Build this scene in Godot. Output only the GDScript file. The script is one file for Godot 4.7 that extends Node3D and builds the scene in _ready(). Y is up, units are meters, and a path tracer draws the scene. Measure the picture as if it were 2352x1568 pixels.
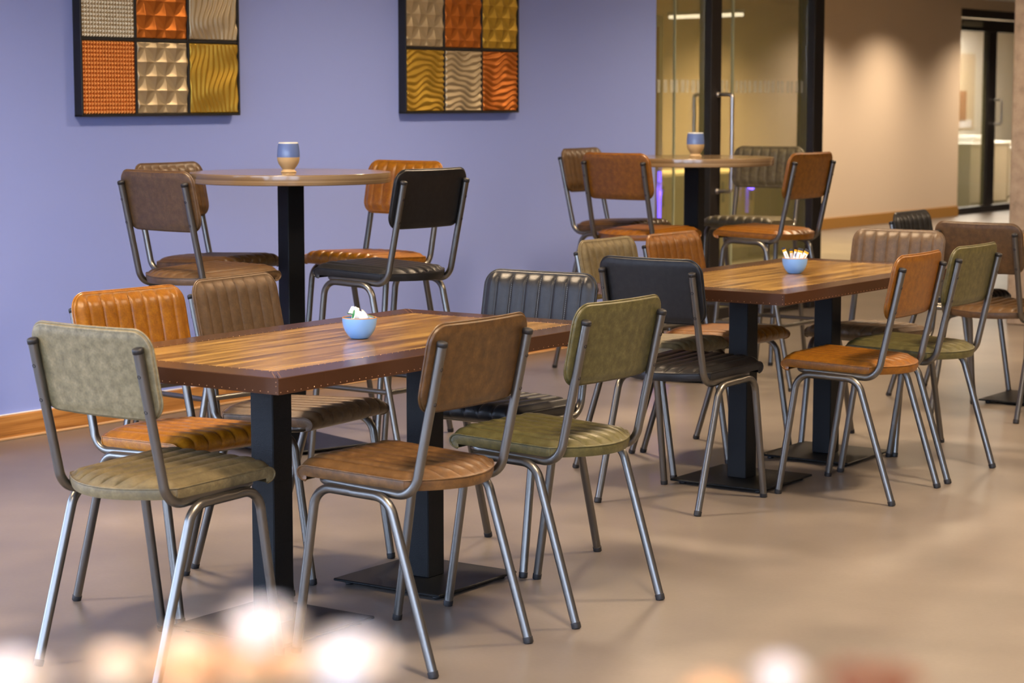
extends Node3D
# A canteen corner: two long copper-edged tables and two high round tables with leather
# chairs in front of a periwinkle wall, a glass door and a corridor behind.
# Camera stands at the world origin (height 1.436 m) and looks along -z.

const WALL_TURN := 0.93389          # the blue wall runs along its own x, the room lies on +z of it
const WALL_ORIGIN := Vector3(-2.1553, 0.0, -8.8948)
const CEILING := 3.0

var M := {}          # materials
var S := {}          # shared meshes
var used_names := {}

# ------------------------------------------------------------------ mesh builder
class Shape:
	var v := PackedVector3Array()
	var n := PackedVector3Array()
	var t := PackedVector2Array()
	var ix := PackedInt32Array()

	func patch(rows: Array, closed := false, flip := false, uv_size := Vector2.ONE) -> void:
		# smooth-shaded grid; rows are PackedVector3Array of equal length
		var base := v.size()
		var h := rows.size()
		var w: int = rows[0].size()
		var wn := w
		for r in h:
			var row: PackedVector3Array = rows[r]
			for c in w:
				v.append(row[c])
				n.append(Vector3.ZERO)
				t.append(Vector2(float(c) / max(1, w - 1) * uv_size.x, float(r) / max(1, h - 1) * uv_size.y))
		var cols := w if closed else w - 1
		for r in h - 1:
			for c in cols:
				var c2 := (c + 1) % w
				var a := base + r * w + c
				var b := base + r * w + c2
				var d := base + (r + 1) * w + c
				var e := base + (r + 1) * w + c2
				if flip:
					_tri(a, d, b)
					_tri(b, d, e)
				else:
					_tri(a, b, d)
					_tri(b, e, d)
		for i in range(base, v.size()):
			n[i] = n[i].normalized() if n[i].length_squared() > 0.0 else Vector3.UP

	func _tri(a: int, b: int, c: int) -> void:
		ix.append(a)
		ix.append(b)
		ix.append(c)
		var f := (v[c] - v[a]).cross(v[b] - v[a])
		n[a] += f
		n[b] += f
		n[c] += f

	func face(pts: Array, uvs: Array = []) -> void:
		# flat convex polygon, points clockwise seen from outside
		var base := v.size()
		var f := Vector3.ZERO
		for i in range(1, pts.size() - 1):
			f += (pts[i + 1] - pts[0]).cross(pts[i] - pts[0])
		f = f.normalized()
		for i in pts.size():
			v.append(pts[i])
			n.append(f)
			t.append(uvs[i] if uvs.size() else Vector2(pts[i].x, pts[i].z))
		for i in range(1, pts.size() - 1):
			ix.append(base)
			ix.append(base + i)
			ix.append(base + i + 1)

	func box(at: Vector3, size: Vector3, bevel := 0.0, basis := Basis.IDENTITY) -> void:
		var h := size * 0.5
		var b: float = min(bevel, min(h.x, min(h.y, h.z)) * 0.98)
		var axes := [Vector3.RIGHT, Vector3.UP, Vector3.BACK]
		var q := func(p: Vector3) -> Vector3: return at + basis * p
		for k in 3:
			for s in [-1.0, 1.0]:
				var i := (k + 1) % 3
				var j := (k + 2) % 3
				var p: Array = []
				for c in [[-1, -1], [-1, 1], [1, 1], [1, -1]]:
					var u := Vector3.ZERO
					u[k] = s * h[k]
					u[i] = c[0] * (h[i] - b)
					u[j] = c[1] * (h[j] - b)
					p.append(q.call(u))
				if s < 0:
					p.reverse()
				face(p, [Vector2(0, 0), Vector2(0, 1), Vector2(1, 1), Vector2(1, 0)])
		if b <= 0.0:
			return
		for k in 3:      # bevelled edges along axis k
			var i := (k + 1) % 3
			var j := (k + 2) % 3
			for si in [-1.0, 1.0]:
				for sj in [-1.0, 1.0]:
					var p: Array = []
					for c in [[-1.0, 0], [-1.0, 1], [1.0, 1], [1.0, 0]]:
						var u := Vector3.ZERO
						u[k] = c[0] * (h[k] - b)
						u[i] = si * (h[i] - (0.0 if c[1] == 0 else b))
						u[j] = sj * (h[j] - (b if c[1] == 0 else 0.0))
						p.append(q.call(u))
					if si * sj > 0:
						p.reverse()
					face(p, [Vector2(0, 0), Vector2(0, 1), Vector2(1, 1), Vector2(1, 0)])
		for sx in [-1.0, 1.0]:
			for sy in [-1.0, 1.0]:
				for sz in [-1.0, 1.0]:
					var p: Array = [
						q.call(Vector3(sx * h.x, sy * (h.y - b), sz * (h.z - b))),
						q.call(Vector3(sx * (h.x - b), sy * h.y, sz * (h.z - b))),
						q.call(Vector3(sx * (h.x - b), sy * (h.y - b), sz * h.z))]
					if sx * sy * sz > 0:
						p.reverse()
					face(p, [Vector2(0, 0), Vector2(0, 1), Vector2(1, 1)])

	func tube(path: PackedVector3Array, r: float, sides := 14, cap_start := true, cap_end := true) -> void:
		var rows: Array = []
		var up := Vector3.UP
		var d0 := (path[1] - path[0]).normalized()
		if absf(d0.dot(up)) > 0.9:
			up = Vector3.RIGHT
		var x := up.cross(d0).normalized()
		for i in path.size():
			var d: Vector3
			if i == 0:
				d = d0
			elif i == path.size() - 1:
				d = (path[i] - path[i - 1]).normalized()
			else:
				d = ((path[i + 1] - path[i]).normalized() + (path[i] - path[i - 1]).normalized()).normalized()
			x = (x - d * x.dot(d)).normalized()
			var y := d.cross(x)
			var row := PackedVector3Array()
			for k in sides:
				var a := TAU * k / sides
				row.append(path[i] + (x * cos(a) + y * sin(a)) * r)
			rows.append(row)
		patch(rows, true, true)
		if cap_start:
			var p: Array = Array(rows[0])
			p.reverse()
			face(p)
		if cap_end:
			face(Array(rows[-1]))

	func lathe(profile: Array, at := Vector3.ZERO, sides := 32, basis := Basis.IDENTITY) -> void:
		# profile: Vector2(radius, height) from bottom to top, outside surface
		var rows: Array = []
		for p in profile:
			var row := PackedVector3Array()
			for k in sides:
				var a := TAU * k / sides
				row.append(at + basis * Vector3(cos(a) * p.x, p.y, sin(a) * p.x))
			rows.append(row)
		patch(rows, true, true)

	func mesh() -> ArrayMesh:
		var a: Array = []
		a.resize(Mesh.ARRAY_MAX)
		a[Mesh.ARRAY_VERTEX] = v
		a[Mesh.ARRAY_NORMAL] = n
		a[Mesh.ARRAY_TEX_UV] = t
		a[Mesh.ARRAY_INDEX] = ix
		var m := ArrayMesh.new()
		m.add_surface_from_arrays(Mesh.PRIMITIVE_TRIANGLES, a)
		return m

func fillet(pts: Array, radii: Array, steps := 7) -> PackedVector3Array:
	# polyline whose inner corners are rounded by the given radii
	var out := PackedVector3Array()
	out.append(pts[0])
	for i in range(1, pts.size() - 1):
		var a: Vector3 = (pts[i - 1] - pts[i]).normalized()
		var b: Vector3 = (pts[i + 1] - pts[i]).normalized()
		var r: float = radii[i - 1]
		var half := acos(clampf(a.dot(b), -1.0, 1.0)) * 0.5
		var cut := r / tan(half)
		var centre: Vector3 = pts[i] + (a + b).normalized() * (r / sin(half))
		var p0: Vector3 = pts[i] + a * cut - centre
		var p1: Vector3 = pts[i] + b * cut - centre
		for k in steps + 1:
			out.append(centre + p0.slerp(p1, float(k) / steps))
	out.append(pts[-1])
	return out

# ------------------------------------------------------------------ node helpers
func numbered(called: String) -> String:
	if not used_names.has(called):
		used_names[called] = 0
		return called
	used_names[called] += 1
	return "%s_%03d" % [called, used_names[called]]

func obj(called: String, m: Mesh, mat: Material, parent: Node = null) -> MeshInstance3D:
	var o := MeshInstance3D.new()
	o.mesh = m
	o.material_override = mat
	if parent == null:
		o.name = numbered(called)
		add_child(o)
	else:
		o.name = called
		parent.add_child(o, true)
	return o

func thing(called: String, label: String, category: String, at := Vector3.ZERO, turn := 0.0, group := "") -> Node3D:
	var o := Node3D.new()
	o.name = numbered(called)
	add_child(o)
	o.position = at
	o.rotation.y = turn
	tag(o, label, category, group)
	return o

func tag(o: Node, label: String, category: String, group := "") -> void:
	o.set_meta("label", label)
	o.set_meta("category", category)
	if group != "":
		o.set_meta("group", group)

func in_wall(o: Node3D) -> Node3D:
	# the node's own axes become those of the blue wall (x along it, z out of it)
	o.position = WALL_ORIGIN
	o.rotation.y = WALL_TURN
	return o

func wall_point(s: float, y: float, d: float) -> Vector3:
	return WALL_ORIGIN + Basis(Vector3.UP, WALL_TURN) * Vector3(s, y, d)

func structure(called: String, m: Mesh, mat: Material, label: String, category: String) -> MeshInstance3D:
	var o := obj(called, m, mat)
	in_wall(o)
	o.set_meta("kind", "structure")
	tag(o, label, category)
	return o

func box_mesh(at: Vector3, size: Vector3, bevel := 0.0) -> ArrayMesh:
	var s := Shape.new()
	s.box(at, size, bevel)
	return s.mesh()

# box given by its two corners
func span_mesh(a: Vector3, b: Vector3, bevel := 0.0) -> ArrayMesh:
	return box_mesh((a + b) * 0.5, (b - a).abs(), bevel)

# ------------------------------------------------------------------ textures and materials
func noise(seed_value: int, freq: float, octaves := 4, kind := FastNoiseLite.TYPE_SIMPLEX_SMOOTH) -> FastNoiseLite:
	var f := FastNoiseLite.new()
	f.seed = seed_value
	f.noise_type = kind
	f.frequency = freq
	f.fractal_octaves = octaves
	return f

func tone_texture(f: FastNoiseLite, size: int, ramp: Array, fine: FastNoiseLite = null, fine_share := 0.0, stretch := Vector2i.ONE) -> ImageTexture:
	# a noise turned into colours along a ramp of sRGB colours
	var a := f.get_seamless_image(size, size)
	a.convert(Image.FORMAT_L8)
	var da := a.get_data()
	var db := PackedByteArray()
	if fine:
		var b := fine.get_seamless_image(size, size)
		b.convert(Image.FORMAT_L8)
		db = b.get_data()
	var table: Array = []
	for i in 256:
		var x := i / 255.0 * (ramp.size() - 1)
		var k: int = min(int(x), ramp.size() - 2)
		table.append(ramp[k].lerp(ramp[k + 1], x - k))
	var out := PackedByteArray()
	out.resize(size * size * 3)
	for i in size * size:
		var c: Color = table[da[i]]
		var g := 1.0
		if fine:
			g = 1.0 + (db[i] / 255.0 - 0.5) * fine_share
		out[i * 3] = clampi(int(c.r * g * 255.0), 0, 255)
		out[i * 3 + 1] = clampi(int(c.g * g * 255.0), 0, 255)
		out[i * 3 + 2] = clampi(int(c.b * g * 255.0), 0, 255)
	return ImageTexture.create_from_image(Image.create_from_data(size, size, false, Image.FORMAT_RGB8, out))

func normal_texture(f: FastNoiseLite, size: int, strength: float) -> ImageTexture:
	var a := f.get_seamless_image(size, size)
	a.convert(Image.FORMAT_RGBA8)
	a.bump_map_to_normal_map(strength)
	return ImageTexture.create_from_image(a)

func wood_texture(seed_value: int, w: int, h: int, ramp: Array, planks: int) -> ImageTexture:
	# boards side by side, grain running along u
	var grain := noise(seed_value, 0.035, 4)
	var wide := noise(seed_value + 5, 0.006, 3)
	var out := PackedByteArray()
	out.resize(w * h * 3)
	var rng := RandomNumberGenerator.new()
	rng.seed = seed_value
	var shift: Array = []
	for p in planks:
		shift.append([rng.randf_range(-0.10, 0.10), rng.randf_range(0, 900)])
	for y in h:
		var p := int(float(y) / h * planks)
		for x in w:
			var gx: float = x * 0.035 + shift[p][1]
			var g := grain.get_noise_2d(gx * 4.0, y * 3.4)
			var b := wide.get_noise_2d(x * 0.30 + shift[p][1], y * 3.6)
			var k := clampf(0.5 + g * 0.45 + b * 0.78 + shift[p][0], 0.0, 1.0) * (ramp.size() - 1)
			var i: int = min(int(k), ramp.size() - 2)
			var c: Color = ramp[i].lerp(ramp[i + 1], k - i)
			var o := (y * w + x) * 3
			out[o] = int(c.r * 255.0)
			out[o + 1] = int(c.g * 255.0)
			out[o + 2] = int(c.b * 255.0)
	return ImageTexture.create_from_image(Image.create_from_data(w, h, false, Image.FORMAT_RGB8, out))

func plain(color: Color, rough := 0.6, metal := 0.0) -> StandardMaterial3D:
	var m := StandardMaterial3D.new()
	m.albedo_color = color
	m.roughness = rough
	m.metallic = metal
	return m

func leather(seed_value: int, ramp: Array, rough: float) -> StandardMaterial3D:
	var m := StandardMaterial3D.new()
	m.albedo_texture = tone_texture(noise(seed_value, 0.018, 5), 512, ramp, noise(seed_value + 9, 0.07, 4), 0.26)
	m.roughness = rough
	m.uv1_triplanar = true
	m.uv1_scale = Vector3.ONE * 3.2
	m.normal_enabled = true
	m.normal_texture = S.leather_grain
	m.normal_scale = 0.12
	return m

func rgb(r: int, g: int, b: int) -> Color:
	return Color(r / 255.0, g / 255.0, b / 255.0)

func make_materials() -> void:
	S.leather_grain = normal_texture(noise(31, 0.16, 3), 512, 3.0)
	M.olive = leather(1, [rgb(58, 54, 28), rgb(72, 67, 35), rgb(86, 80, 45), rgb(100, 93, 58)], 0.42)
	M.sage = leather(2, [rgb(88, 79, 54), rgb(104, 94, 66), rgb(119, 108, 79), rgb(135, 124, 95)], 0.46)
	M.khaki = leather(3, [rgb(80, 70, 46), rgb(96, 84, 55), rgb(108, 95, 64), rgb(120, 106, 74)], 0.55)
	M.moss = leather(4, [rgb(70, 62, 42), rgb(84, 75, 51), rgb(96, 87, 60), rgb(108, 99, 70)], 0.5)
	M.tan = leather(5, [rgb(120, 70, 8), rgb(138, 84, 10), rgb(152, 96, 14), rgb(166, 109, 22)], 0.34)
	M.cognac = leather(6, [rgb(92, 54, 8), rgb(108, 65, 10), rgb(120, 75, 13), rgb(132, 86, 20)], 0.38)
	M.brown = leather(7, [rgb(54, 35, 14), rgb(68, 46, 19), rgb(81, 56, 25), rgb(95, 67, 33)], 0.42)
	M.brown_lit = leather(12, [rgb(68, 46, 22), rgb(84, 58, 29), rgb(99, 69, 36), rgb(113, 81, 45)], 0.40)  # lit copy of the brown leather, for a seat under light from above
	M.taupe = leather(8, [rgb(70, 52, 32), rgb(84, 63, 39), rgb(95, 72, 46), rgb(105, 82, 54)], 0.5)
	M.umber = leather(9, [rgb(64, 45, 24), rgb(77, 55, 30), rgb(88, 64, 36), rgb(99, 74, 44)], 0.44)
	M.black = leather(10, [rgb(18, 18, 19), rgb(23, 23, 24), rgb(28, 28, 29), rgb(33, 33, 34)], 0.40)
	M.black.metallic_specular = 0.42
	M.thread_dark = plain(rgb(58, 38, 22), 0.8)
	M.thread_pale = plain(rgb(150, 150, 142), 0.8)
	M.steel = plain(Color(0.45, 0.44, 0.42), 0.33, 0.95)
	M.rubber = plain(rgb(26, 25, 26), 0.55)
	M.screw = plain(rgb(44, 42, 44), 0.4, 0.6)
	var pb := plain(rgb(15, 17, 19), 0.40)
	pb.metallic_specular = 0.28
	pb.uv1_triplanar = true
	pb.uv1_scale = Vector3.ONE * 6.0
	pb.normal_enabled = true
	pb.normal_texture = normal_texture(noise(77, 0.22, 2, FastNoiseLite.TYPE_PERLIN), 512, 5.0)
	pb.normal_scale = 0.4
	M.powder_black = pb
	M.frame_black = plain(rgb(30, 26, 25), 0.45)
	var wt := StandardMaterial3D.new()
	wt.albedo_texture = wood_texture(11, 1024, 512, [rgb(80, 55, 26), rgb(118, 87, 42), rgb(146, 112, 56), rgb(168, 134, 72)], 7)
	wt.roughness = 0.22
	M.table_wood = wt
	var wr := StandardMaterial3D.new()
	wr.albedo_texture = wood_texture(23, 512, 512, [rgb(76, 60, 42), rgb(104, 84, 58), rgb(126, 104, 76), rgb(146, 124, 94)], 5)
	wr.roughness = 0.14
	M.round_wood = wr
	var oak := StandardMaterial3D.new()
	oak.albedo_texture = wood_texture(41, 1024, 128, [rgb(130, 82, 34), rgb(160, 106, 48), rgb(178, 122, 60), rgb(190, 136, 72)], 1)
	oak.roughness = 0.45
	M.oak = oak
	M.bead = plain(rgb(190, 150, 104), 0.5)
	M.oak_plain = plain(rgb(158, 112, 48), 0.5)
	var cu := plain(rgb(88, 59, 42), 0.22, 0.6)
	M.copper_edge = cu
	M.rivet = plain(rgb(186, 146, 110), 0.3, 0.85)
	var fl := StandardMaterial3D.new()
	fl.albedo_texture = tone_texture(noise(51, 0.006, 5), 1024, [rgb(102, 95, 88), rgb(110, 102, 95), rgb(116, 108, 100), rgb(124, 115, 107)], noise(52, 0.2, 2), 0.05)
	fl.uv1_triplanar = true
	fl.uv1_world_triplanar = true
	fl.uv1_scale = Vector3.ONE * 0.28
	fl.roughness = 0.33
	M.floor = fl
	var bw := StandardMaterial3D.new()
	bw.albedo_color = rgb(138, 155, 220)
	bw.roughness = 0.62
	M.blue_wall = bw
	M.beige_wall = plain(rgb(206, 184, 158), 0.8)
	M.cream_wall = plain(rgb(214, 200, 152), 0.8)
	M.white_wall = plain(rgb(214, 210, 200), 0.8)
	M.ceiling = plain(rgb(222, 218, 210), 0.9)
	M.grey_panel = plain(rgb(128, 124, 108), 0.6)
	M.white = plain(rgb(236, 234, 228), 0.45)
	var cc := StandardMaterial3D.new()
	cc.albedo_texture = tone_texture(noise(61, 0.02, 5), 512, [rgb(122, 106, 92), rgb(142, 125, 109), rgb(152, 135, 118), rgb(158, 142, 125)], noise(62, 0.3, 2), 0.16)
	cc.uv1_triplanar = true
	cc.uv1_scale = Vector3.ONE * 0.9
	cc.roughness = 0.85
	M.concrete = cc
	M.chrome = plain(Color(0.80, 0.78, 0.76), 0.30, 1.0)
	var gl := plain(Color(0.70, 0.68, 0.42, 0.15), 0.02)
	gl.transparency = BaseMaterial3D.TRANSPARENCY_ALPHA
	M.glass = gl
	var wg := plain(Color(0.9, 0.95, 0.96, 0.05), 0.02)
	wg.transparency = BaseMaterial3D.TRANSPARENCY_ALPHA
	M.window_glass = wg
	var fg := plain(Color(0.85, 0.86, 0.80, 0.30), 0.7)
	fg.transparency = BaseMaterial3D.TRANSPARENCY_ALPHA
	M.frost = fg
	M.glass_edge = plain(rgb(160, 166, 140), 0.3)
	M.glaze = plain(rgb(116, 162, 216), 0.22)
	M.glaze_deep = plain(rgb(88, 108, 156), 0.2)
	M.glaze_rim = plain(rgb(170, 118, 62), 0.4)
	M.stoneware = plain(rgb(178, 150, 106), 0.6)
	M.stoneware_pale = plain(rgb(190, 194, 190), 0.35)
	M.gold = plain(rgb(196, 160, 62), 0.42, 0.8)
	M.copper = plain(rgb(196, 116, 48), 0.42, 0.8)
	M.champagne = plain(rgb(188, 172, 140), 0.44, 0.75)
	M.picture_black = plain(rgb(20, 18, 20), 0.5)
	M.pot_white = plain(rgb(244, 242, 238), 0.4)
	M.foil_green = plain(rgb(40, 132, 62), 0.35)
	M.foil_pale = plain(rgb(222, 208, 184), 0.4)
	M.paper = plain(rgb(238, 236, 232), 0.6)
	M.band_yellow = plain(rgb(246, 176, 20), 0.5)
	M.print_black = plain(rgb(36, 32, 30), 0.5)
	M.print_blue = plain(rgb(48, 84, 158), 0.5)
	M.print_orange = plain(rgb(240, 150, 40), 0.5)
	M.petal_white = plain(rgb(250, 240, 228), 0.6)
	M.petal_cream = plain(rgb(250, 226, 190), 0.6)
	M.petal_apricot = plain(rgb(242, 194, 136), 0.6)
	M.seed_brown = plain(rgb(150, 92, 56), 0.7)
	M.stem = plain(rgb(96, 112, 62), 0.7)
	for k in ["petal_white", "petal_cream", "petal_apricot"]:
		M[k].backlight_enabled = true
		M[k].backlight = Color(0.5, 0.45, 0.4)

func glow(color: Color, energy: float) -> StandardMaterial3D:
	var m := plain(color, 0.5)
	m.emission_enabled = true
	m.emission = color
	m.emission_energy_multiplier = energy
	return m

# ------------------------------------------------------------------ chairs
# Chair axes: floor at y 0, the sitter looks along +z. Measures in metres.
const TUBE := 0.0125
const BACK_W := 0.210       # half width of the backrest
const BACK_H := 0.114       # half height
const BACK_R := 0.052       # corner radius
const BACK_C := 0.7664      # height of its centre
const LEAN := 0.2036        # sine of the lean of the back tubes

func back_point(u: float, w: float, off: float) -> Vector3:
	# u across, w up along the tubes, off in front of the tubes' centre line
	var y := BACK_C + w * 0.979
	var tube_z := -0.182 - (y - 0.837) * 0.208
	var o := off + 0.25 * (u * u - 0.034)
	return Vector3(u, y + o * LEAN, tube_z + o * 0.979)

func back_half_width(w: float, inset: float) -> float:
	var hh := BACK_H - inset
	var hw := BACK_W - inset
	var r := BACK_R - inset
	var over := absf(w) - (hh - r)
	if over <= 0.0:
		return hw
	return hw - r + sqrt(maxf(0.0, r * r - over * over))

func rib(x: float) -> float:
	# 0 in the seam, 1 on the crown of a padded channel
	var f := x - floorf(x)
	return pow(maxf(0.0, 1.0 - pow(absf(2.0 * f - 1.0), 3.0)), 0.70)

func back_outline(inset: float, steps := 9) -> Array:
	var pts: Array = []
	var r := BACK_R - inset
	var hw := BACK_W - inset
	var hh := BACK_H - inset
	for q in [[1, 1, 0.0], [-1, 1, 0.5], [-1, -1, 1.0], [1, -1, 1.5]]:
		for k in steps + 1:
			var a: float = PI * (q[2] + 0.5 * k / steps)
			pts.append(Vector2(q[0] * (hw - r) + r * cos(a), q[1] * (hh - r) + r * sin(a)))
		if q[2] == 0.0 or q[2] == 1.0:        # the long edges bend with the back
			for k in range(1, 12):
				var s: float = (hw - r) * (1.0 - 2.0 * k / 12.0)
				pts.append(Vector2(s if q[1] > 0 else -s, q[1] * hh))
	return pts

func make_back_meshes() -> void:
	var front := Shape.new()
	var inset := 0.005
	var rows: Array = []
	var rcount := 30
	for r in rcount + 1:
		var t := -cos(PI * r / rcount)
		var w := t * (BACK_H - inset)
		var hw := back_half_width(w, inset)
		var row := PackedVector3Array()
		var n := 160
		for c in n + 1:
			var u := (2.0 * c / n - 1.0) * hw
			var edge: float = minf(hw - absf(u), BACK_H - inset - absf(w))
			var e := smoothstep(0.0, 0.028, edge)
			var bulge := 0.0070 * smoothstep(0.0, 0.045, edge) + 0.0086 * rib((u / BACK_W + 1.0) * 4.0) * e
			row.append(back_point(u, w, 0.030 + bulge))
		rows.append(row)
	front.patch(rows, false, true)
	# the rim between the padded front and the rear panel
	var loops: Array = []
	for l in [[0.005, 0.0300], [0.0015, 0.0285], [0.0, 0.0255], [0.0, 0.0205], [0.002, 0.0180]]:
		var row := PackedVector3Array()
		for p in back_outline(l[0]):
			row.append(back_point(p.x, p.y, l[1]))
		loops.append(row)
	front.patch(loops, true, false)
	S.back_front = front.mesh()
	var rear := Shape.new()
	rows = []
	for r in rcount + 1:
		var t := -cos(PI * r / rcount)
		var w := t * (BACK_H - 0.0045)
		var hw := back_half_width(w, 0.0045)
		var row := PackedVector3Array()
		for c in 25:
			var u := (2.0 * c / 24 - 1.0) * hw
			var edge: float = minf(hw - absf(u), BACK_H - 0.0045 - absf(w))
			row.append(back_point(u, w, 0.0150 - 0.0025 * smoothstep(0.0, 0.02, edge)))
		rows.append(row)
	rear.patch(rows, false, false)
	loops = []
	for l in [[0.0045, 0.0150], [0.001, 0.0165], [0.0025, 0.0185]]:
		var row := PackedVector3Array()
		for p in back_outline(l[0]):
			row.append(back_point(p.x, p.y, l[1]))
		loops.append(row)
	rear.patch(loops, true, true)
	S.back_panel = rear.mesh()
	var pipe := Shape.new()
	var ring := PackedVector3Array()
	for p in back_outline(-0.0008):
		ring.append(back_point(p.x, p.y, 0.0232))
	ring.append(ring[0])
	pipe.tube(ring, 0.0030, 6, false, false)
	S.back_piping = pipe.mesh()
	var st := Shape.new()
	for k in range(1, 8):
		var u := BACK_W * (k / 4.0 - 1.0)
		for i in 30:
			var w := (BACK_H - 0.022) * (2.0 * i / 29.0 - 1.0)
			var deep := 0.0303 + 0.0070 * smoothstep(0.0, 0.045, minf(BACK_W - absf(u), BACK_H - 0.005 - absf(w)))
			var a := back_point(u, w - 0.0019, deep)
			var b := back_point(u, w + 0.0019, deep)
			st.box((a + b) * 0.5, Vector3(0.0013, 0.0038, 0.0012))
	S.back_stitch = st.mesh()

func seat_top(x: float, z: float) -> float:
	return 0.4855 + 0.035 * (z + 0.063)

func seat_half(z: float) -> float:
	return lerpf(0.190, 0.203, clampf((z + 0.063) / 0.3, 0.0, 1.0))

func seat_rear(x: float) -> float:
	return -0.063 - 0.088 * maxf(0.0, 1.0 - pow(x, 2.0))      # x from -1 to 1

const LIP_Z := 0.243

func seat_surface(x: float, t: float) -> Vector3:
	# x from -1 to 1; t 0..1 rear edge to lip, 1..2 round the waterfall lip
	var z := lerpf(seat_rear(x), LIP_Z, minf(t, 1.0))
	var hw := seat_half(z)
	var side := (1.0 - absf(x)) * hw
	var length := LIP_Z - seat_rear(x)
	var edge := minf(side, minf(t, 1.0) * length)
	var e := smoothstep(0.0, 0.03, edge)
	var up := 0.010 * smoothstep(0.0, 0.07, edge) + 0.0105 * rib((x + 1.0) * 4.0) * e
	var y := seat_top(x, z)
	if t <= 1.0:
		return Vector3(x * hw, y + up, z)
	var a := (t - 1.0) * deg_to_rad(175.0)
	var rz := 0.031 + up * 0.35
	var ry := 0.020 + up * 0.5
	return Vector3(x * hw, y - 0.020 + up * 0.5 + ry * cos(a), z + rz * sin(a))

func make_seat_meshes() -> void:
	var s := Shape.new()
	var rows: Array = []
	var n := 160
	var ts: Array = []
	for i in 31:
		ts.append(pow(i / 30.0, 1.25))
	for i in range(1, 11):
		ts.append(1.0 + i / 10.0)
	for t in ts:
		var row := PackedVector3Array()
		for c in n + 1:
			row.append(seat_surface(2.0 * c / n - 1.0, t))
		rows.append(row)
	s.patch(rows, false, false)
	# boundary: left lip -> left side -> rear arc -> right side -> right lip
	var edge := PackedVector3Array()
	for i in range(ts.size() - 1, -1, -1):
		edge.append(seat_surface(-1.0, ts[i]))
	for c in range(1, n):
		if c % 5 == 0:
			edge.append(seat_surface(2.0 * c / n - 1.0, 0.0))
	for t in ts:
		edge.append(seat_surface(1.0, t))
	var mid := PackedVector3Array()
	var low := PackedVector3Array()
	for p in edge:
		var zb: float = minf(p.z, 0.250)
		var yb: float = minf(p.y - 0.0005, 0.4565 + 0.030 * (zb + 0.063))
		var out := Vector3(p.x, 0, p.z - 0.08).normalized() * 0.0025
		if p.z > 0.2:
			out = Vector3(signf(p.x) * 0.002, 0, 0)
		mid.append(Vector3(p.x, lerpf(p.y, yb, 0.45), lerpf(p.z, zb, 0.45)) + out)
		low.append(Vector3(p.x * 0.985, yb, zb * 0.985))
	s.patch([edge, mid, low], false, true)
	# underside
	rows = []
	for i in 9:
		var row := PackedVector3Array()
		for c in 25:
			var x := 2.0 * c / 24 - 1.0
			var z := lerpf(seat_rear(x) * 0.985, 0.246, i / 8.0)
			row.append(Vector3(x * seat_half(z) * 0.985, 0.4565 + 0.030 * (z + 0.063), z))
		rows.append(row)
	s.patch(rows, false, true)
	S.seat = s.mesh()
	var pipe := Shape.new()
	var ring := PackedVector3Array()
	for i in edge.size():
		ring.append(edge[i] + Vector3(signf(edge[i].x) * 0.0008, -0.0012, 0))
	pipe.tube(ring, 0.0026, 6, false, false)
	S.seat_piping = pipe.mesh()
	var corner := Shape.new()
	for sx in [-1.0, 1.0]:
		var p := seat_surface(sx, 0.0)
		corner.tube(PackedVector3Array([p + Vector3(0, -0.002, -0.001), p + Vector3(sx * 0.0022, -0.014, -0.0012), p + Vector3(-sx * 0.002, -0.028, 0.0)]), 0.0016, 5)
	S.seat_corner = corner.mesh()

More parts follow.
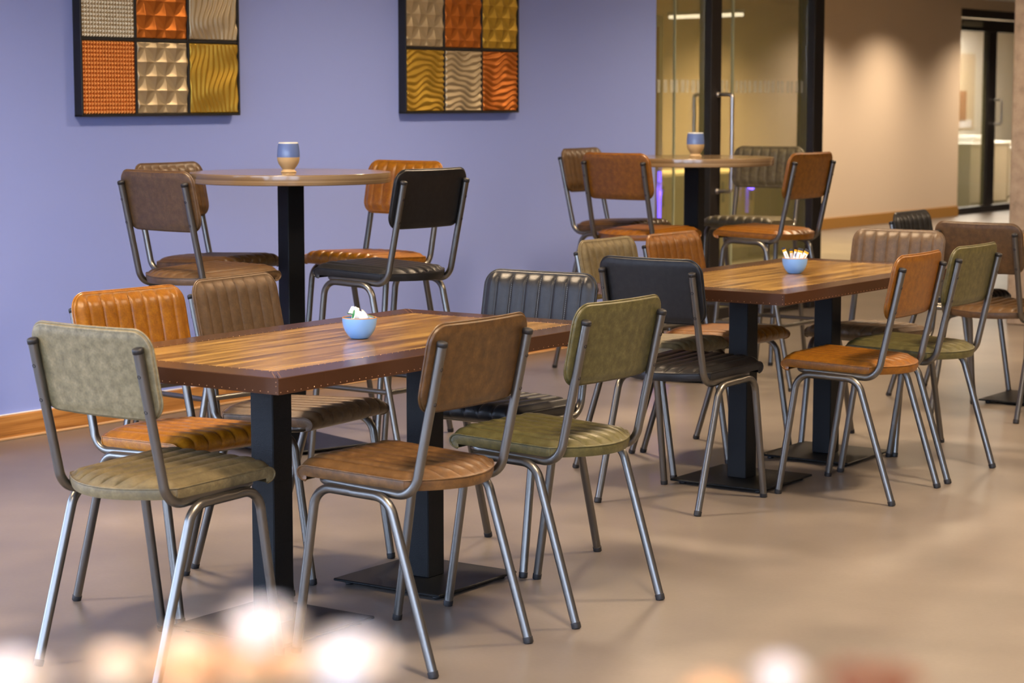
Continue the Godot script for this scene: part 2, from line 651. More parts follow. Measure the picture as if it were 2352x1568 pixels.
func make_frame_meshes() -> void:
	for high in [false, true]:
		var lift := 0.28 if high else 0.0
		var key := "high_" if high else "low_"
		var up := Vector3(0, lift, 0)
		var half: Array = [Vector3(0.185, 0.832, -0.1808), Vector3(0.185, 0.4435, -0.0925), Vector3(0.185, 0.4600, 0.222)]
		var pts: Array = [half[0] + up, half[1] + up, half[2] + up]
		for k in [2, 1, 0]:
			pts.append(half[k] * Vector3(-1, 1, 1) + up)
		var s := Shape.new()
		s.tube(fillet(pts, [0.062, 0.045, 0.045, 0.062], 9), TUBE, 18)
		S[key + "back_frame"] = s.mesh()
		# legs: each is one half of an inverted U beside the seat
		for fore in [false, true]:
			for sx in [-1.0, 1.0]:
				var foot := Vector3(sx * 0.213, 0.012, 0.2735) if fore else Vector3(sx * 0.209, 0.012, -0.1665)
				if high:
					foot = Vector3(sx * 0.218, 0.012, 0.285) if fore else Vector3(sx * 0.216, 0.012, -0.195)
				var knee := Vector3(sx * 0.209, 0.4465 + lift, 0.2055) if fore else Vector3(sx * 0.209, 0.4395 + lift, -0.0305)
				var mid := Vector3(sx * 0.209, 0.443 + lift, 0.0875)
				var l := Shape.new()
				l.tube(fillet([foot, knee, mid], [0.060], 10), TUBE, 18)
				var name := key + ("front" if fore else "rear") + ("_l" if sx > 0 else "_r")
				S[name + "_leg"] = l.mesh()
				var d := (knee - foot).normalized()
				var f := Shape.new()
				var b := Basis(Quaternion(Vector3.UP, d))
				f.lathe([Vector2(0.0, -0.013), Vector2(0.0105, -0.013), Vector2(0.0134, -0.0105), Vector2(0.0138, 0.004), Vector2(0.0128, 0.005), Vector2(0.0, 0.005)], foot, 16, b)
				S[name + "_foot"] = f.mesh()
				S[name + "_line"] = [foot, knee]
	var c := Shape.new()
	var lean := Basis(Quaternion(Vector3.UP, Vector3(0, 0.979, -LEAN).normalized()))
	c.lathe([Vector2(0.0, -0.004), Vector2(0.0140, -0.004), Vector2(0.0142, 0.005), Vector2(0.0128, 0.0085), Vector2(0.008, 0.0105), Vector2(0.0, 0.011)], Vector3.ZERO, 18, lean)
	S.end_cap = c.mesh()
	var screw := Shape.new()
	var back := Basis(Quaternion(Vector3.UP, Vector3(0, -LEAN, -0.979).normalized()))
	screw.lathe([Vector2(0.0054, -0.004), Vector2(0.0054, 0.0000), Vector2(0.0044, 0.0006), Vector2(0.0030, -0.0004), Vector2(0.0, -0.0010)], Vector3.ZERO, 14, back)
	S.screw = screw.mesh()
	# footrest ring of the high chairs
	var cut := func(line: Array, y: float) -> Vector3:
		return line[0].lerp(line[1], (y - line[0].y) / (line[1].y - line[0].y))
	var corners: Array = []
	for k in ["front_l", "front_r", "rear_r", "rear_l"]:
		corners.append(cut.call(S["high_" + k + "_line"], 0.315))
	for i in 4:
		var s := Shape.new()
		s.tube(PackedVector3Array([corners[i], corners[(i + 1) % 4]]), 0.0100, 14)
		S["footrest_%d" % i] = s.mesh()

func chair(called: String, high: bool, mat: String, at: Vector2, turn: float, label: String, group: String, seat_mat := "") -> Node3D:
	var t := thing(called, label, "chair", Vector3(at.x, 0, at.y), turn, group)
	var key := "high_" if high else "low_"
	var up := Vector3(0, 0.28 if high else 0.0, 0)
	var thread: Material = M.thread_pale if mat == "black" else M.thread_dark
	var sm: Material = M[seat_mat if seat_mat != "" else mat]
	var seat := obj("seat", S.seat, sm, t)
	seat.position = up
	obj("piping", S.seat_piping, sm, seat)
	obj("corner_seam", S.seat_corner, sm, seat)
	var back := obj("backrest", S.back_front, M[mat], t)
	back.position = up
	obj("rear_panel", S.back_panel, M[mat], back)
	obj("piping", S.back_piping, M[mat], back)
	obj("stitching", S.back_stitch, thread, back).set_meta("kind", "stuff")
	var frame := obj("back_frame", S[key + "back_frame"], M.steel, t)
	for sx in [-1.0, 1.0]:
		obj("end_cap", S.end_cap, M.rubber, frame).position = Vector3(sx * 0.185, 0.832, -0.1808) + up
		for y in [0.773, 0.685]:
			obj("bolt", S.screw, M.screw, frame).position = Vector3(sx * 0.185, y - LEAN * TUBE, -0.182 - (y - 0.837) * 0.2275 - TUBE * 0.979) + up
	for k in ["rear_l", "rear_r", "front_l", "front_r"]:
		var leg := obj("leg", S[key + k + "_leg"], M.steel, t)
		obj("rubber_foot", S[key + k + "_foot"], M.rubber, leg)
	if high:
		for i in 4:
			obj("footrest_bar", S["footrest_%d" % i], M.steel, t)
	return t

# ------------------------------------------------------------------ tables
func dome(s: Shape, at: Vector3, axis: Vector3, r: float) -> void:
	var b := Basis(Quaternion(Vector3.UP, axis)) if axis.y > -0.99 else Basis(Vector3.RIGHT, PI)
	s.lathe([Vector2(r, -r * 0.2), Vector2(r * 0.75, r * 0.4), Vector2(r * 0.02, r * 0.6)], at, 6, b)

func pedestal(t: Node3D, at: Vector3, turn: float, top: float, plate: float) -> void:
	# square column on a flat square plate with levelling feet
	var b := Basis(Vector3.UP, turn)
	var c := Shape.new()
	c.box(at + Vector3(0, (top + 0.019) * 0.5, 0), Vector3(0.08, top - 0.019, 0.08), 0.003, b)
	obj("column", c.mesh(), M.powder_black, t)
	var p := Shape.new()
	p.box(at + Vector3(0, 0.0155, 0), Vector3(plate, 0.008, plate), 0.0025, b)
	var pl := obj("base_plate", p.mesh(), M.powder_black, t)
	for sx in [-1.0, 1.0]:
		for sz in [-1.0, 1.0]:
			var f := Shape.new()
			var q := at + b * Vector3(sx * (plate * 0.5 - 0.035), 0, sz * (plate * 0.5 - 0.035))
			f.lathe([Vector2(0.0, 0.0), Vector2(0.012, 0.0), Vector2(0.013, 0.004), Vector2(0.009, 0.012)], q, 12)
			obj("levelling_foot", f.mesh(), M.rubber, pl)
	var h := Shape.new()
	h.box(at + Vector3(0, top - 0.004, 0), Vector3(0.30, 0.008, 0.30), 0.002, b)
	obj("top_bracket", h.mesh(), M.powder_black, t)

func long_table(at: Vector2, turn: float, label: String) -> Node3D:
	var L := 1.5408
	var W := 0.7951
	var H := 0.76
	var B := 0.098
	var TH := 0.041
	var t := thing("dining_table", label, "table", Vector3(at.x, 0, at.y), turn, "long dining tables")
	var wood := Shape.new()
	var ix := L * 0.5 - B
	var iz := W * 0.5 - B
	wood.face([Vector3(-ix, H - 0.0006, -iz), Vector3(ix, H - 0.0006, -iz), Vector3(ix, H - 0.0006, iz), Vector3(-ix, H - 0.0006, iz)], [Vector2(0, 0), Vector2(1, 0), Vector2(1, 1), Vector2(0, 1)])
	wood.box(Vector3(0, H - 0.0215, 0), Vector3(L - 0.004, TH - 0.004, W - 0.004))
	obj("tabletop", wood.mesh(), M.table_wood, t)
	# copper strips wrap the rim, mitred at the corners
	var ox := L * 0.5
	var oz := W * 0.5
	var outer := [Vector3(-ox, 0, -oz), Vector3(ox, 0, -oz), Vector3(ox, 0, oz), Vector3(-ox, 0, oz)]
	var inner := [Vector3(-ix, 0, -iz), Vector3(ix, 0, -iz), Vector3(ix, 0, iz), Vector3(-ix, 0, iz)]
	for k in 4:
		var a: Vector3 = outer[k]
		var b: Vector3 = outer[(k + 1) % 4]
		var c: Vector3 = inner[(k + 1) % 4]
		var d: Vector3 = inner[k]
		var out := Vector3(a.x + b.x, 0, a.z + b.z).normalized()
		var y1 := Vector3(0, H, 0)
		var ch := Vector3(0, H - 0.0015, 0)
		var lo := Vector3(0, H - TH, 0)
		var e := out * 0.0015
		var s := Shape.new()
		s.face([a - e + y1, b - e + y1, c + y1, d + y1])
		s.face([b - e + y1, a - e + y1, a + ch, b + ch])
		s.face([b + ch, a + ch, a + lo, b + lo])
		s.face([b + lo, a + lo, a + lo - out * 0.03, b + lo - out * 0.03])
		s.face([d + y1, c + y1, c + y1 - Vector3(0, 0.001, 0), d + y1 - Vector3(0, 0.001, 0)])
		obj("copper_strip", s.mesh(), M.copper_edge, t)
	var r := Shape.new()
	for sz in [-1.0, 1.0]:
		var n := int(L / 0.0254)
		for i in n + 1:
			var x := lerpf(-ox + 0.008, ox - 0.008, float(i) / n)
			dome(r, Vector3(x, H - TH + 0.006, sz * oz), Vector3(0, 0, sz), 0.0013)
			if absf(x) < ix + 0.005:
				dome(r, Vector3(x, H, sz * (iz + 0.006)), Vector3.UP, 0.0013)
	for sx in [-1.0, 1.0]:
		var n := int(W / 0.0254)
		for i in n + 1:
			var z := lerpf(-oz + 0.008, oz - 0.008, float(i) / n)
			dome(r, Vector3(sx * ox, H - TH + 0.006, z), Vector3(sx, 0, 0), 0.0013)
			if absf(z) < iz + 0.005:
				dome(r, Vector3(sx * (ix + 0.006), H, z), Vector3.UP, 0.0013)
		for sz in [-1.0, 1.0]:
			for y in [H - 0.010, H - 0.020]:
				dome(r, Vector3(sx * ox, y, sz * (oz - 0.008)), Vector3(sx, 0, 0), 0.0013)
			for i in 7:      # double rows along the mitre
				var f := 0.12 + 0.76 * i / 6.0
				dome(r, Vector3(sx * (ix + B * f + 0.005), H, sz * (iz + B * f - 0.005)), Vector3.UP, 0.0011)
				dome(r, Vector3(sx * (ix + B * f - 0.005), H, sz * (iz + B * f + 0.005)), Vector3.UP, 0.0011)
	obj("rivets", r.mesh(), M.rivet, t).set_meta("kind", "stuff")
	for sx in [-1.0, 1.0]:
		pedestal(t, Vector3(sx * 0.344, 0, 0), 0.0, H - TH, 0.392)
	return t

func round_table(at: Vector2, turn: float, H: float, R: float, label: String, group: String) -> Node3D:
	var t := thing("high_table", label, "table", Vector3(at.x, 0, at.y), turn, group)
	var s := Shape.new()
	var rim: Array = []
	var n := 72
	# the top face carries the board pattern, the edge is lathed
	var face_pts: Array = []
	var face_uv: Array = []
	for k in n:
		var a := -TAU * k / n
		face_pts.append(Vector3(cos(a) * (R - 0.003), H, -sin(a) * (R - 0.003)))
		face_uv.append(Vector2(cos(a) * 0.5 + 0.5, sin(a) * 0.5 + 0.5))
	face_pts.reverse()
	face_uv.reverse()
	s.face(face_pts, face_uv)
	s.lathe([Vector2(0.02, H - 0.042), Vector2(R - 0.003, H - 0.042), Vector2(R, H - 0.039), Vector2(R, H - 0.003), Vector2(R - 0.003, H)], Vector3.ZERO, n)
	obj("tabletop", s.mesh(), M.round_wood, t)
	pedestal(t, Vector3.ZERO, 0.0, H - 0.042, 0.45)
	return t

# ------------------------------------------------------------------ things on the tables
func bowl(at: Vector3, label: String) -> Node3D:
	var t := thing("bowl", label, "bowl", at, 0.0, "small blue bowls")
	var s := Shape.new()
	s.lathe([Vector2(0.0, 0.0015), Vector2(0.020, 0.0015), Vector2(0.0225, 0.0), Vector2(0.0255, 0.0008), Vector2(0.0335, 0.0085), Vector2(0.0415, 0.021), Vector2(0.0465, 0.035), Vector2(0.0488, 0.049), Vector2(0.0490, 0.0575)], Vector3.ZERO, 48)
	s.lathe([Vector2(0.0462, 0.0575), Vector2(0.0455, 0.046), Vector2(0.042, 0.031), Vector2(0.034, 0.016), Vector2(0.022, 0.007), Vector2(0.0, 0.005)], Vector3.ZERO, 48)
	obj("body", s.mesh(), M.glaze, t)
	var r := Shape.new()
	r.lathe([Vector2(0.0490, 0.0575), Vector2(0.0489, 0.0590), Vector2(0.0476, 0.0599), Vector2(0.0463, 0.0590), Vector2(0.0462, 0.0575)], Vector3.ZERO, 48)
	obj("rim", r.mesh(), M.glaze_rim, t)
	return t

func beaker(at: Vector3, label: String) -> Node3D:
	var t := thing("beaker", label, "cup", at, 0.0, "two-tone stoneware beakers")
	var k := 0.0455      # half the greatest width
	var s := Shape.new()
	s.lathe([Vector2(0.0, 0.001), Vector2(0.024, 0.0), Vector2(0.031, 0.0), Vector2(0.0315, 0.003), Vector2(0.0245, 0.0115), Vector2(0.0243, 0.014), Vector2(0.032, 0.024), Vector2(0.0405, 0.037), Vector2(0.0445, 0.049), Vector2(k, 0.0615)], Vector3.ZERO, 40)
	obj("lower_body", s.mesh(), M.stoneware, t)
	var g := Shape.new()
	g.lathe([Vector2(k, 0.0615), Vector2(k + 0.0002, 0.070), Vector2(0.0450, 0.085), Vector2(0.0428, 0.104), Vector2(0.0402, 0.1165)], Vector3.ZERO, 40)
	obj("glazed_band", g.mesh(), M.glaze_deep, t)
	var r := Shape.new()
	r.lathe([Vector2(0.0402, 0.1165), Vector2(0.0388, 0.1205), Vector2(0.0374, 0.1215), Vector2(0.0360, 0.1200), Vector2(0.040, 0.080), Vector2(0.036, 0.040), Vector2(0.020, 0.020), Vector2(0.0, 0.016)], Vector3.ZERO, 40)
	obj("rim", r.mesh(), M.stoneware_pale, t)
	return t

func milk_pot(at: Vector3, axis: Vector3, lid: Material, label: String) -> void:
	var b := Basis(Quaternion(Vector3.UP, axis.normalized()))
	var t := thing("milk_pot", label, "milk pot", at, 0.0, "milk pots in the blue bowl")
	t.basis = b
	var s := Shape.new()
	s.lathe([Vector2(0.0, 0.0), Vector2(0.0105, 0.0), Vector2(0.0120, 0.0012), Vector2(0.0150, 0.016), Vector2(0.0156, 0.0215)], Vector3.ZERO, 24)
	obj("cup", s.mesh(), M.pot_white, t)
	var l := Shape.new()
	l.lathe([Vector2(0.0156, 0.0215), Vector2(0.0190, 0.0216), Vector2(0.0190, 0.0226), Vector2(0.0150, 0.0232), Vector2(0.0, 0.0234)], Vector3.ZERO, 24)
	l.box(Vector3(0.0205, 0.0221, 0), Vector3(0.006, 0.0009, 0.009), 0.0002)
	var foil := obj("foil_lid", l.mesh(), lid, t)
	var p := Shape.new()
	p.lathe([Vector2(0.0125, 0.0233), Vector2(0.0125, 0.0238), Vector2(0.0, 0.0239)], Vector3(0.001, 0, 0), 18)
	obj("printed_disc", p.mesh(), M.foil_pale if lid == M.foil_green else M.foil_green, foil)

func sugar_stick(at: Vector3, tip: Vector3, facing: Vector3, width: float, label: String, blue: bool) -> void:
	var along := (tip - at)
	var len := along.length()
	var y := along / len
	var z := (facing - y * facing.dot(y)).normalized()
	var t := thing("sugar_stick", label, "sachet", at, 0.0, "sugar sticks in the blue bowl")
	t.basis = Basis(y.cross(z), y, z)
	var pillow := func(y0: float, y1: float, thick: float) -> ArrayMesh:
		var s := Shape.new()
		var front: Array = []
		var rear: Array = []
		for i in 5:
			var yy := lerpf(y0, y1, i / 4.0)
			var a := PackedVector3Array()
			var b := PackedVector3Array()
			for k in 7:
				var u := k / 3.0 - 1.0
				var e := thick * (1.0 - u * u) + 0.0002
				a.append(Vector3(u * width * 0.5, yy, e))
				b.append(Vector3(u * width * 0.5, yy, -e))
			front.append(a)
			rear.append(b)
		s.patch(front, false, true)
		s.patch(rear, false, false)
		return s.mesh()
	obj("sachet", pillow.call(0.0, len - 0.0170, 0.0022), M.paper, t)
	obj("yellow_band", pillow.call(len - 0.0170, len - 0.0095, 0.0011), M.band_yellow, t)
	obj("black_tip", pillow.call(len - 0.0095, len, 0.0006), M.print_black, t)
	var pr := Shape.new()
	if blue:
		pr.box(Vector3(0.0, len * 0.66, 0.0024), Vector3(width * 0.35, 0.012, 0.0004))
		obj("blue_print", pr.mesh(), M.print_blue, t)
	else:
		pr.box(Vector3(width * 0.12, len * 0.66, 0.0024), Vector3(width * 0.16, 0.016, 0.0004))
		obj("orange_print", pr.mesh(), M.print_orange, t)

# ------------------------------------------------------------------ relief pictures
func tri_wave(x: float) -> float:
	return absf(2.0 * (x - floorf(x)) - 1.0)

func relief(kind: String, w: float, h: float, seed_value: int) -> ArrayMesh:
	# pressed metal square; its back lies at z 0
	var s := Shape.new()
	if kind == "studs":
		var n := 18
		var px := w / n
		var ny := int(round(h / px))
		var py := h / ny
		for i in n:
			for j in ny:
				var x0 := -w / 2 + i * px
				var y0 := -h / 2 + j * py
				var a := Vector3(x0, y0, 0.004)
				var b := Vector3(x0 + px, y0, 0.004)
				var c := Vector3(x0 + px, y0 + py, 0.004)
				var d := Vector3(x0, y0 + py, 0.004)
				var p := Vector3(x0 + px * 0.5, y0 + py * 0.5, 0.0135)
				var q := 0.16
				var a2 := a.lerp(p, 1.0 - q)
				var b2 := b.lerp(p, 1.0 - q)
				var c2 := c.lerp(p, 1.0 - q)
				var d2 := d.lerp(p, 1.0 - q)
				s.face([b, a, a2, b2])
				s.face([c, b, b2, c2])
				s.face([d, c, c2, d2])
				s.face([a, d, d2, a2])
				s.face([a2, d2, c2, b2])
	else:
		var nx := 100
		var ny := 100
		var f := noise(seed_value, 0.6, 2)
		var rows: Array = []
		for j in ny + 1:
			var row := PackedVector3Array()
			for i in nx + 1:
				var u := float(i) / nx
				var v := float(j) / ny
				var z := 0.0
				if kind == "stars":
					var a := tri_wave(u * 2.5 + 0.12)
					var b := tri_wave(v * 2.5 + 0.20)
					var peak := maxf(1.0 - (1.0 - a) - b - 0.8 * sqrt((1.0 - a) * b), 1.0 - a - (1.0 - b) - 0.8 * sqrt(a * (1.0 - b)))
					z = 0.004 + 0.012 * maxf(0.0, peak)
				else:
					var x := u
					var y := v
					if kind == "swell":      # waves lying across
						x = v
						y = u
					var wob := 0.055 * sin(TAU * (y * 1.05 + x * 0.35 + seed_value * 0.37)) + 0.02 * sin(TAU * (y * 2.1 - x * 0.8 + seed_value))
					var p := (x + wob + 0.02 * f.get_noise_2d(u * 3.0, v * 3.0)) * 10.0
					z = 0.004 + 0.0085 * pow(0.5 + 0.5 * sin(TAU * p), 0.8)
				if i == 0 or j == 0 or i == nx or j == ny:
					z = 0.001
				row.append(Vector3((u - 0.5) * w, (v - 0.5) * h, z))
			rows.append(row)
		s.patch(rows, false, true)
	return s.mesh()

func picture(s0: float, label: String, tiles: Array, seed_value: int) -> void:
	var w := 0.976
	var h := 1.0
	var y0 := 1.352
	var t := thing("relief_picture", label, "wall art", wall_point(s0 + w / 2, y0 + h / 2, 0.0), WALL_TURN, "metal relief pictures on the blue wall")
	obj("backing_board", box_mesh(Vector3(0, 0, 0.0205), Vector3(w - 0.006, h - 0.006, 0.037), 0.002), M.picture_black, t)
	var fr := Shape.new()
	var e := 0.010
	fr.box(Vector3(-w / 2 + e / 2, 0, 0.0255), Vector3(e, h, 0.049), 0.0015)
	fr.box(Vector3(w / 2 - e / 2, 0, 0.0255), Vector3(e, h, 0.049), 0.0015)
	fr.box(Vector3(0, -h / 2 + e / 2, 0.0255), Vector3(w, e, 0.049), 0.0015)
	fr.box(Vector3(0, h / 2 - e / 2, 0.0255), Vector3(w, e, 0.049), 0.0015)
	obj("frame", fr.mesh(), M.picture_black, t)
	var tw := (w - 2 * e - 2 * 0.014) / 3.0
	var th := (h - 2 * e - 2 * 0.014) / 3.0
	for r in 3:
		for c in 3:
			var spec: Array = tiles[r][c]
			var o := obj("relief_square", relief(spec[0], tw - 0.002, th - 0.002, seed_value + r * 3 + c), M[spec[1]], t)
			o.position = Vector3(-w / 2 + e + tw / 2 + c * (tw + 0.014), -h / 2 + e + th / 2 + r * (th + 0.014), 0.038)
	for k in 2:
		obj("divider", box_mesh(Vector3(-w / 2 + e + tw * (k + 1) + 0.014 * (k + 0.5), 0, 0.041), Vector3(0.012, h - 2 * e, 0.010), 0.001), M.picture_black, t)
		obj("divider", box_mesh(Vector3(0, -h / 2 + e + th * (k + 1) + 0.014 * (k + 0.5), 0.041), Vector3(w - 2 * e, 0.012, 0.010), 0.001), M.picture_black, t)

# ------------------------------------------------------------------ flowers before the lens
func flower(at: Vector3, foot: Vector3, r: float, mat: Material, called: String, label: String, seed_value: int) -> void:
	var t := thing(called, label, "flower", foot, 0.0, "flowers in the small vases")
	var head := at - foot
	var st := Shape.new()
	st.tube(PackedVector3Array([Vector3.ZERO, head * 0.5 + Vector3(0.004, 0, 0.002), head]), 0.0014, 6)
	obj("stem", st.mesh(), M.stem, t)
	var rng := RandomNumberGenerator.new()
	rng.seed = seed_value
	var core := Shape.new()
	core.lathe([Vector2(0.0, -r * 0.45), Vector2(r * 0.35, -r * 0.3), Vector2(r * 0.5, 0.0), Vector2(r * 0.35, r * 0.32), Vector2(0.0, r * 0.42)], head, 12)
	obj("flower_heart", core.mesh(), mat, t)
	for ring in 3:
		var count: int = [5, 7, 8][ring]
		for k in count:
			var a := TAU * (k + 0.5 * ring) / count + rng.randf_range(-0.1, 0.1)
			var tilt: float = [1.25, 0.75, 0.2][ring]
			var len := r * (0.75 + 0.12 * ring)
			var dir := Vector3(cos(a) * cos(tilt), sin(tilt), sin(a) * cos(tilt))
			var side := Vector3(-sin(a), 0, cos(a))
			var nrm := dir.cross(side)
			var rows: Array = []
			for i in 5:
				var f := i / 4.0
				var wid := len * 0.42 * sin(PI * (0.12 + 0.80 * f))
				var row := PackedVector3Array()
				for j in 3:
					var q := j - 1.0
					row.append(head + dir * (len * f + r * 0.12) + side * (q * wid) - nrm * (absf(q) * 0.10 * len + 0.18 * len * f * f))
				rows.append(row)
			var p := Shape.new()
			p.patch(rows, false, false)
			obj("petal", p.mesh(), mat, t)

func vase(at: Vector3, label: String) -> void:
	var t := thing("vase", label, "vase", at, 0.0, "small white vases")
	var s := Shape.new()
	s.lathe([Vector2(0.0, 0.001), Vector2(0.026, 0.0), Vector2(0.030, 0.003), Vector2(0.037, 0.03), Vector2(0.035, 0.06), Vector2(0.024, 0.085), Vector2(0.022, 0.10), Vector2(0.025, 0.11), Vector2(0.0225, 0.111), Vector2(0.0195, 0.10), Vector2(0.021, 0.085), Vector2(0.031, 0.06), Vector2(0.030, 0.02), Vector2(0.0, 0.008)], Vector3.ZERO, 28)
	obj("body", s.mesh(), M.white, t)
	var w := Shape.new()
	w.lathe([Vector2(0.0255, 0.108), Vector2(0.0262, 0.110), Vector2(0.0250, 0.112)], Vector3.ZERO, 28)
	obj("rim", w.mesh(), M.glaze_rim, t)

# ------------------------------------------------------------------ lamps
func downlight(s: float, d: float, y: float, r: float, energy: float, color: Color, cone: float, place: String) -> void:
	var kind := "round flat ceiling lamp " if r > 0.1 else "small round recessed downlight "
	var t := thing("ceiling_lamp" if r > 0.1 else "recessed_downlight", kind + place, "lamp", wall_point(s, y, d), 0.0, kind + place)
	var ring := Shape.new()
	ring.lathe([Vector2(r, -0.012), Vector2(r + 0.008, -0.016), Vector2(r + 0.018, -0.014), Vector2(r + 0.020, 0.0)], Vector3.ZERO, 32)
	obj("trim_ring", ring.mesh(), M.white, t)
	var l := Shape.new()
	l.lathe([Vector2(0.0, -0.010), Vector2(r, -0.010)], Vector3.ZERO, 32)
	obj("lamp_lens", l.mesh(), glow(color, 3.0), t)
	var sp := SpotLight3D.new()
	sp.name = "beam"
	t.add_child(sp)
	sp.rotation_degrees = Vector3(-90, 0, 0)
	sp.position = Vector3(0, -0.022, 0)
	sp.light_color = color
	sp.light_energy = energy
	sp.spot_range = 20.0
	sp.spot_attenuation = 2.0
	sp.spot_angle = cone
	sp.spot_angle_attenuation = 1.0
	sp.light_size = r
	sp.shadow_enabled = true

func bar_lamp(a: Vector3, b: Vector3, energy: float, shine: float, color: Color, label: String, hang := 2.70) -> void:
	# a linear lamp with its own area light below it
	var mid := (a + b) * 0.5
	var len := a.distance_to(b)
	var turn := atan2(-(b - a).z, (b - a).x)
	var t := thing("linear_lamp", label, "lamp", mid, turn)
	obj("housing", box_mesh(Vector3(0, 0.022, 0), Vector3(len, 0.030, 0.075), 0.004), M.white, t)
	obj("diffuser", box_mesh(Vector3(0, -0.006, 0), Vector3(len - 0.01, 0.026, 0.065), 0.006), glow(color, shine), t)
	for k in [-1.0, 1.0]:
		var w := Shape.new()
		w.tube(PackedVector3Array([Vector3(k * len * 0.4, 0.035, 0), Vector3(k * len * 0.4, hang - mid.y, 0)]), 0.003, 6)
		obj("suspension_wire", w.mesh(), M.chrome, t)
	var al := AreaLight3D.new()
	al.name = "lamp_light"
	t.add_child(al)
	al.position = Vector3(0, -0.025, 0)
	al.rotation_degrees = Vector3(-90, 0, 0)
	al.area_size = Vector2(len - 0.02, 0.06)
	al.light_color = color
	al.light_energy = energy
	al.shadow_enabled = true

func pixel(px: float, py: float, depth: float) -> Vector3:
	# the point that lies at this depth (metres along -z) behind a pixel of the 2352 x 1568 photograph
	var f := 4911.68
	var p := 0.1138
	var x := (px - 1176.0) / f
	var y := (784.0 - py) / f
	var dir := Vector3(x, y * cos(p) - sin(p), -cos(p) - y * sin(p))
	return Vector3(0, 1.4364, 0) + dir * (depth / -dir.z)

# ------------------------------------------------------------------ the scene
func _ready() -> void:
	# camera
	var cam := Camera3D.new()
	cam.name = "camera"
	add_child(cam)
	cam.position = Vector3(0, 1.4364, 0)
	cam.rotation = Vector3(-0.1138, 0, 0)
	var lens := CameraAttributesPhysical.new()
	lens.frustum_focal_length = 75.18
	lens.frustum_focus_distance = 6.5
	lens.frustum_near = 0.05
	lens.frustum_far = 200.0
	lens.exposure_aperture = 5.6
	cam.attributes = lens
	cam.fov = rad_to_deg(2.0 * atan(784.0 / 4911.68))
	cam.near = 0.05
	cam.far = 200.0
	cam.current = true
	# sky and exposure
	var env := Environment.new()
	var sky_mat := ProceduralSkyMaterial.new()
	sky_mat.sky_top_color = Color(0.60, 0.72, 0.92)
	sky_mat.sky_horizon_color = Color(0.80, 0.86, 0.96)
	sky_mat.ground_bottom_color = Color(0.30, 0.31, 0.32)
	sky_mat.ground_horizon_color = Color(0.55, 0.58, 0.60)
	sky_mat.sky_energy_multiplier = 2.5
	sky_mat.ground_energy_multiplier = 1.1
	var sky := Sky.new()
	sky.sky_material = sky_mat
	env.background_mode = Environment.BG_SKY
	env.sky = sky
	env.tonemap_mode = Environment.TONE_MAPPER_LINEAR
	env.tonemap_exposure = 2.06
	env.sdfgi_enabled = true
	env.ssao_enabled = true
	env.ssil_enabled = true
	var we := WorldEnvironment.new()
	we.name = "world_environment"
	we.environment = env
	add_child(we)

	make_materials()
	make_back_meshes()
	make_seat_meshes()
	make_frame_meshes()

	# ceiling lamps
	var warm := Color(1.0, 0.88, 0.73)
	for row in [[1.8, 9.5, [-3.6, -0.8, 2.2, 5.4]], [4.8, 12.5, [-5.4, -2.4, 0.8, 4.0, 7.4, 11.5]], [7.8, 6.0, [-5.4, -0.8, 4.0]]]:
		for s in row[2]:
			downlight(s, row[0], CEILING, 0.24, row[1], warm, 74.0, "of the dining hall")
	for s in [14.4, 16.1, 18.4]:
		downlight(s, -3.2, 2.62, 0.06, 4.6, Color(1.0, 0.92, 0.82), 66.0, "along the corridor wall")
	for s in [10.5, 12.4]:
		downlight(s, -3.0, 2.62, 0.06, 8.0, Color(1.0, 0.88, 0.62), 64.0, "behind the glass door")
	build_shell()
	build_background()
	build_pictures()
	build_tables()
	build_chairs()
	build_tabletop_things()
	build_foreground()

